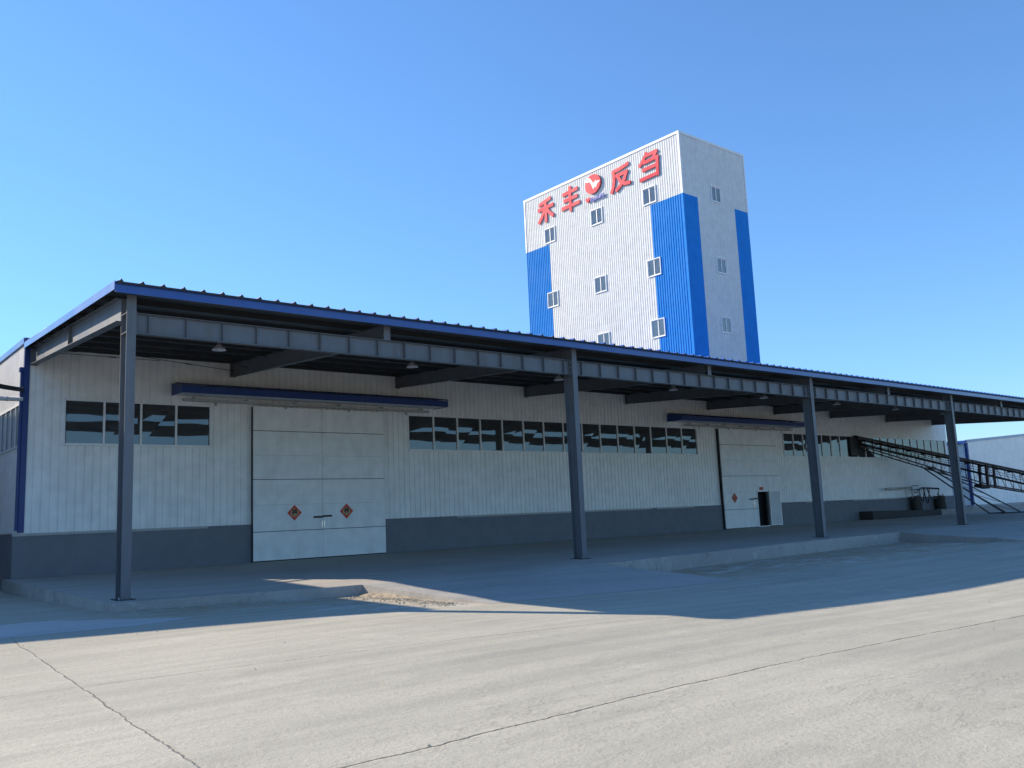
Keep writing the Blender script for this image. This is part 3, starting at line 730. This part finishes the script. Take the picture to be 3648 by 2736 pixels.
# sign on the tower: two characters, emblem, lettering, two characters
sign = empty('wall_sign', (TX-.1, 33, 30), 'red characters, round bird emblem and small blue lettering high on the tower', 'sign')
SX = TX-.07
def strokes(name, yL, yR, zB, zT, st, wd, mats=('sign_red', 'sign_side'), th=.06):
    """yL is the left edge as read (larger y); strokes are polylines in a unit box"""
    mb = MB(); Wd, Ht = yL-yR, zT-zB; k = 0
    for pl in st:
        wdt = wd if not isinstance(pl[0], (int, float)) else pl[0]*wd
        pts = pl if not isinstance(pl[0], (int, float)) else pl[1:]
        for (a, b) in zip(pts, pts[1:]):
            A = Vector((a[0]*Wd, a[1]*Ht)); B = Vector((b[0]*Wd, b[1]*Ht)); d = (B-A).normalized(); n = Vector((-d.y, d.x))*wdt/2
            A2, B2 = A-d*wdt*.30, B+d*wdt*.30
            f = SX-th-.003*k; k += 1
            q = [A2-n, B2-n*.92, B2+n*.92, A2+n]
            F = [(f, yL-p.x, zB+p.y) for p in q]; G = [(SX, yL-p.x, zB+p.y) for p in q]
            mb.poly(F, 0)
            for i in range(4): mb.quad(F[i], G[i], G[(i+1) % 4], F[(i+1) % 4], 1)
    return mb.build(name, list(mats), sign, off=sign.location)
strokes('character', 41.15, 38.85, 29.85, 32.3, [[(.80, .93), (.42, .86), (.14, .80)], [(.06, .60), (.95, .62)], [(.5, .86), (.5, .05)], [(.44, .56), (.26, .28), (.06, .08)], [(.56, .56), (.74, .34), (.94, .18)]], .37)
strokes('character', 37.75, 35.25, 29.9, 32.4, [[(.13, .76), (.88, .80)], [(.17, .50), (.86, .52)], [(.04, .22), (.97, .24)], [(.5, .96), (.5, .05)]], .37)
strokes('character', 31.15, 28.75, 29.95, 32.2, [[(.14, .86), (.55, .89), (.90, .96)], [(.16, .84), (.17, .50), (.12, .25), (.03, .04)], [(.30, .64), (.84, .66)], [(.80, .63), (.70, .40), (.50, .20), (.27, .05)], [(.38, .60), (.50, .36), (.70, .20), (.95, .16)]], .35)
strokes('character', 27.72, 25.38, 29.85, 32.35, [[(.40, .97), (.25, .78), (.04, .60)], [(.36, .88), (.88, .90)], [(.88, .90), (.70, .68)], [(.26, .66), (.94, .68)], [(.90, .68), (.88, .06)], [(.20, .40), (.82, .41)], [(.06, .08), (.84, .10)]], .33)
# emblem
ec = (33.34, 31.58); er = .98; n = 40
mb = MB(); F = [(SX-.14, ec[0]-er*1.02*math.cos(2*math.pi*k/n), ec[1]+er*.93*math.sin(2*math.pi*k/n)) for k in range(n)]
mb.poly(F); G = [(SX, p[1], p[2]) for p in F]
for i in range(n): mb.quad(F[i], G[i], G[(i+1) % n], F[(i+1) % n], 1)
em = mb.build('emblem', ['sign_red', 'sign_side'], sign, off=sign.location)
def eshape(pts, dx):
    mb = MB(); mb.poly([(SX-.14-dx, ec[0]-er*u, ec[1]+er*v) for u, v in pts]); return mb
mb = eshape([(-.90, .62), (-.66, .82), (-.30, .62), (-.04, .26), (.12, -.10), (.04, -.52), (-.12, -.10), (-.34, .30), (-.95, .42)], .006)
mb.v += eshape([(-.06, .20), (.12, .02), (.20, .18), (.42, .04), (1.0, .10), (.56, -.16), (.38, -.46), (.24, -.24), (.12, -.52), (.02, -.34)], .009).v; i = 9; mb.f.append(tuple(range(i, i+10))); mb.mi.append(0)
mb.v += eshape([(.30, .05), (.44, .30), (.50, .10), (.80, .16), (.60, -.02)], .012).v; i = 19; mb.f.append(tuple(range(i, i+5))); mb.mi.append(0)
mb.build('bird', 'sign_white', em, off=sign.location)
# heart and lettering
hp = [(.5, 0), (1, .62), (.95, .95), (.72, 1), (.5, .80), (.28, 1), (.05, .95), (0, .62)]
mb = MB(); F = [(SX-.10, 34.42-.6*a, 29.98+.50*b) for a, b in hp]; mb.poly(F); G = [(SX, p[1], p[2]) for p in F]
for i in range(8): mb.quad(F[i], G[i], G[(i+1) % 8], F[(i+1) % 8], 1)
mb.build('heart', ['sign_red', 'sign_side'], sign, off=sign.location)
cu = bpy.data.curves.new('lettering', 'FONT'); cu.body = 'ELLHOPE'; cu.size = .50; cu.extrude = .04; cu.offset = .012; cu.space_character = 1.0
to = bpy.data.objects.new('tmp', cu); COL.objects.link(to); bpy.context.view_layer.update()
me = bpy.data.meshes.new_from_object(to.evaluated_get(bpy.context.evaluated_depsgraph_get())); bpy.data.objects.remove(to)
xsz = max(v.co.x for v in me.vertices); me.materials.clear(); me.materials.append(MATS['sign_blue'])
for v in me.vertices:
    v.co = Vector((SX-.09-v.co.z, 33.78-v.co.x*1.78/xsz, 30.0+v.co.y*.95)) - sign.location
lt = bpy.data.objects.new('lettering', me); COL.objects.link(lt); lt.parent = sign

# ------------------------------------------------------------------ building beyond at right
rbld = empty('metal_shed', (95, 18, 0), 'pale metal clad shed with blue edge trim beyond the right end of the warehouse', 'shed')
def Rb(mb, name, mats, parent=None, **k): return mb.build(name, mats, parent or rbld, off=rbld.location, **k)
sl = .0675; rx = 86.75
Rb(ribbed(MB(), (0, 18, 0), (1, 0, 0), (0, -1, 0), rx, rx+24, .6, 7.0, .262, GRV, top=lambda u: 6.90+sl*(u-rx)), 'front_wall', 'wall_white')
Rb(ribbed(MB(), (rx, 18, 0), (0, 1, 0), (-1, 0, 0), 0, 30, .6, 6.85, .262, GRV), 'side_wall', 'wall_white')
Rb(MB().box(rx-.03, rx+24, 17.94, 18.2, -.6, .6).box(rx-.03, rx+.2, 18.201, 48, -.6, .6), 'base_wall', 'kerb_concrete')
Rb(MB().hexa([(rx-.05, 17.93, 6.9), (rx+24, 17.93, 6.9+sl*24), (rx+24, 18.02, 6.9+sl*24), (rx-.05, 18.02, 6.9), (rx-.05, 17.93, 7.16), (rx+24, 17.93, 7.16+sl*24), (rx+24, 18.02, 7.16+sl*24), (rx-.05, 18.02, 7.16)]), 'rake_trim', 'blue_trim')
Rb(MB().box(rx-.25, rx-.02, 18.03, 48, 6.78, 7.08), 'gutter', 'blue_trim')
Rb(MB().box(rx-.06, rx+.2, 17.92, 17.985, .61, 6.88).box(rx-.06, rx-.01, 17.986, 18.2, .61, 6.77), 'corner_trim', 'blue_dark')
Rb(MB().poly([(rx, 18.03, 6.95), (rx+24, 18.03, 6.95+sl*24), (rx+24, 48, 6.95+sl*24), (rx, 48, 6.95)]).quad((rx, 48, 0), (rx+24, 48, 0), (rx+24, 48, 8.5), (rx, 48, 6.9)), 'roof', 'roof_blue')

# neighbouring building out of frame at left: it shades the yard and the left gable
nb = empty('neighbour_building', (-9, 18, 0), 'tall metal clad building standing left of the warehouse gable across a narrow gap', 'building')
ft = [(-4, 8.58), (-4, 62), (-14, 62), (-14, 11.3)]; zt = [9.42, 14.0, 14.0, 9.42]
mb = MB()
for i in range(4):
    a, b = ft[i], ft[(i+1) % 4]; mb.quad((b[0], b[1], -.5), (a[0], a[1], -.5), (a[0], a[1], zt[i]), (b[0], b[1], zt[(i+1) % 4]))
mb.build('wall', 'neighbour_wall', nb, off=nb.location)
MB().poly([(a[0], a[1], z) for a, z in zip(ft, zt)]).build('roof', 'roof_blue', nb, off=nb.location)

def shed(name, x0, x1, y0, y1, h, lab):
    o = empty(name, ((x0+x1)/2, (y0+y1)/2, 0), lab, 'building')
    MB().box(x0, x1, y0, y1, -.6, h).build('wall', 'neighbour_wall', o, off=o.location)
    MB().box(x0-.3, x1+.3, y0-.3, y1+.3, h+.002, h+.25).build('roof', 'roof_blue', o, off=o.location)
shed('added_shade_building', 68.5, 85.8, 28, 60, 12.5, 'added unseen metal clad building behind the right end of the warehouse, hidden by it')  # added out of view to cast shade on the right shed and ground

# cables and pipe from the neighbour to the hall's corner
def cable(dz, dy, r, lab):
    pts = []
    a, b = Vector((-4.0, 11.0+dy, 7.75+dz)), Vector((GX-.05, 11.03+dy*.3, 6.32+dz*.4))
    for k in range(15):
        u = k/14; p = a.lerp(b, u); p.z -= 1.1*u*(1-u); pts.append(p)
    tag(MB().tube(pts, r, 8).build('cable', 'black_rubber', smooth=True), lab, 'cable', 'black cables running to the corner')
cable(.0, .08, .035, 'thick black cable sagging to the blue corner trim, upper of two')
cable(-.16, .0, .05, 'thick black cable sagging to the blue corner trim, lower of two')
mb = MB().tube([(-4.0, 11.2, 5.92), (GX-.02, 11.2, 5.99)], .07, 14)
for x in (-.45, -.8, -1.6): mb.tube([(x, 11.2, 5.985), (x+.05, 11.2, 5.985)], .082, 14)
tag(mb.build('pipe', 'pipe_white', smooth=True), 'grey white pipe meeting the left corner of the warehouse below the cables', 'pipe')

# ------------------------------------------------------------------ belt conveyor leaning into the long far window
conv = empty('belt_conveyor', (65, 6.8, 0), 'dark steel lattice belt conveyor rising from the yard into the far window', 'conveyor')
def Cv(mb, name, mats, parent=None, **k): return mb.build(name, mats, parent or conv, off=conv.location, **k)
A0 = Vector((52.2, 11.17, 0)); Bd = Vector((12.8, -4.37, 0)).normalized(); Nd = Vector((-Bd.y, Bd.x, 0))
def cp(s, z, o=0): p = A0 + Bd*s + Nd*o; return Vector((p.x, p.y, z))
def tz(s): return 5.98 - .1785*s                      # top chord
def bz(s): return 5.42-.2600*s if s < 12.2 else 5.42-.26*12.2 - .150*(s-12.2)  # bottom chord
SM = 21.5
hw = .33
for o in (-hw, hw):
    Cv(MB().bar(cp(.3, tz(.3), o), cp(SM, tz(SM), o), .06, .13), 'top_chord', 'steel_rust')
    Cv(MB().bar(cp(.3, bz(.3), o), cp(12.2, bz(12.2), o), .06, .08).bar(cp(12.2, bz(12.2), o), cp(SM, bz(SM), o), .06, .10), 'bottom_chord', 'steel_rust')
    mb = MB(); s = .6; k = 0
    while s < SM-.6:
        mb.bar(cp(s, bz(s), o), cp(s, tz(s), o), .022, .022)
        s2 = min(s+.78, SM)
        if s < 12.4: mb.bar(cp(s, bz(s), o), cp(s2, tz(s2), o), .016, .016)
        else: mb.bar(cp(s, tz(s), o), cp(s2, bz(s2), o), .018, .018)
        s = s2; k += 1
    Cv(mb, 'lattice', 'steel_rust')
    Cv(MB().bar(cp(.5, bz(.5)*.35+tz(.5)*.65, o), cp(SM, bz(SM)*.45+tz(SM)*.55, o), .02, .03), 'mid_rail', 'steel_rust')
    for s in (12.05, 12.75): Cv(MB().bar(cp(s, bz(s)-.12, o), cp(s+.06, tz(s), o), .12, .16, up=tuple(Bd)), 'splice_post', 'steel_rust')
Cv(MB().bar(cp(.1, tz(.1)+.09, 0), cp(SM, tz(SM)+.09, 0), .58, .035), 'belt', 'belt')
Cv(MB().bar(cp(.4, bz(.4)+.2, 0), cp(SM, bz(SM)+.28, 0), .55, .02), 'return_belt', 'belt')
for k in range(15): s = 1+k*1.4; Cv(MB().tube([cp(s, tz(s)-.12, -.36), cp(s, tz(s)-.12, .36)], .05, 8), 'roller', 'steel_dark')
Cv(MB().box(51.75, 52.75, W-.12, W+.9, 4.66, 5.98), 'head_box', 'steel_dark', bevel=.02)
Cv(MB().bar(cp(11.4, bz(11.6)-.15, 0), cp(12.2, bz(12.2)-.16, 0), .7, .2), 'tension_box', 'steel_rust')
# props down to the wheel frame
fz = .14
for o in (-.30, .30):
    Cv(MB().bar(cp(6.35, 3.80, o*.8), cp(13.0, fz, o*2.2), .07, .08).bar(cp(6.9, 3.74, o*.8), cp(14.6, fz+.05, o*2.2), .06, .07), 'prop', 'steel_dark')
mb = MB()
for k in range(5):
    u = k/5; u2 = (k+1)/5
    a = cp(6.35, 3.80, -.24).lerp(cp(13.0, fz, -.66), u); b = cp(6.9, 3.74, -.24).lerp(cp(14.6, fz+.05, -.66), u2); mb.bar(a, b, .03, .03)
Cv(mb, 'brace', 'steel_dark')
Cv(MB().bar(cp(12.9, fz, -.66), cp(24, fz-.1, -.66), .1, .12).bar(cp(12.9, fz, .66), cp(24, fz-.1, .66), .1, .12).bar(cp(13.0, fz, -.8), cp(13.0, fz, .8), .1, .1), 'base_frame', 'steel_dark')
for o in (-.85, .85):
    c = cp(20.5, .16, o); Cv(MB().tube([c-Nd*.1, c+Nd*.1], .32, 18), 'wheel', 'black_rubber')
Cv(MB().bar(cp(20.5, .16, -.8), cp(20.5, .16, .8), .06, .06).bar(cp(20.5, .16, 0), cp(19.5, bz(19.5), 0), .1, .1), 'axle', 'steel_dark')

# ------------------------------------------------------------------ step, low wall, drums and pipework by the far wall
tag(MB().hexa([(52.1, 10.1, .1), (62.4, 10.1, .05), (62.4, W-.065, .05), (52.1, W-.065, .1), (52.1, 10.12, .75), (62.4, 10.12, .58), (62.4, W-.065, .60), (52.1, W-.065, .77)]).build('concrete_step', 'shaded_step_concrete', bevel=.02), 'low concrete plinth, canopy shade in its dark colour, against the far base wall, under the two drums', 'plinth')
tag(MB().hexa([(62.43, 10.1, 0), (86, 10.1, 0), (86, 10.5, 0), (62.43, 10.5, 0), (62.43, 10.12, .58), (86, 10.12, .70), (86, 10.48, .70), (62.43, 10.48, .58)]).build('low_wall', 'kerb_concrete', bevel=.02), 'low pale concrete wall running right from the shade-coloured plinth', 'wall')
def drum(x, y, z, lab):
    d = empty('steel_drum', (x, y, z), lab, 'drum', 'dark drums on the plinth')
    r = .37
    MB().lathe((0, 0, 0), [(0, 0), (r, 0), (r*1.03, .02), (r, .04), (r, .40), (r*1.03, .42), (r, .44), (r*.99, .90), (r*1.03, .98), (r*1.03, 1.01), (r, 1.02), (r*.95, .97), (0, .97)], 24).build('body', 'drum', d)
    MB().tube([(r*.1, -r*1.1, .02), (-r*.2, -r*1.15, .45), (-r*.1, -r*1.12, .85), (.05, -.25, 1.12), (.1, 0, 1.0)], .028, 7).build('hose', 'black_rubber', d, smooth=True)
    return d
drum(59.6, 10.65, .64, 'dark drum on the plinth, left of two, under a pale valve')
drum(63.7, 10.75, .60, 'dark drum on the plinth, right of two')
pu = empty('pipework', (60, 10.6, 1.4), 'pipes, valve and drooping black hoses over the drums by the far wall', 'pipework')
def Pu(mb, name, mats, **k): return mb.build(name, mats, pu, off=pu.location, **k)
Y = 10.7
Pu(MB().tube([(55.4, Y, 2.27), (59.25, Y, 2.31)], .07, 10), 'horizontal_pipe', 'rail_steel', smooth=True)
Pu(MB().tube([(59.3, Y, 1.55), (59.3, Y, 2.40)], [.09, .06], 10), 'valve_body', 'pipe_white', smooth=True)
Pu(MB().bar((59.2, Y-.1, 2.46), (60.1, Y-.1, 2.43), .08, .05), 'handle', 'steel_dark')
Pu(MB().bar((59.5, Y-.05, 1.95), (60.0, Y-.05, 1.93), .08, .06), 'flange', 'steel_dark')
Pu(MB().bar((58.8, Y-.05, 2.14), (60.1, Y-.05, 2.13), .05, .05), 'lower_bar', 'steel_dark')
Pu(MB().tube([(60.15, Y, 2.12), (60.9, Y, 2.27), (63.6, Y, 2.18)], .06, 9), 'upper_pipe', 'black_rubber', smooth=True)
def droop(p, q, sag, n=12):
    p, q = Vector(p), Vector(q); return [p.lerp(q, k/n)-Vector((0, 0, sag*math.sin(math.pi*k/n))) for k in range(n+1)]
for pts in (droop((60.15, Y-.1, 2.15), (60.9, Y-.15, 2.2), .95), droop((60.7, Y-.2, 2.2), (61.5, Y-.25, 2.2), 1.1), [(61.5, Y-.1, 2.2), (61.7, Y-.1, 1.8), (62.0, Y-.1, 1.5), (62.5, Y-.1, 1.42), (63.2, Y-.1, 1.45)]):
    Pu(MB().tube(pts, .035, 7), 'hose', 'black_rubber', smooth=True)
Pu(MB().tube([(63.6, Y, 1.50), (63.4, Y, 1.80), (63.6, Y, 2.12)], [.09, .07, .05], 9), 'elbow', 'rail_steel', smooth=True)
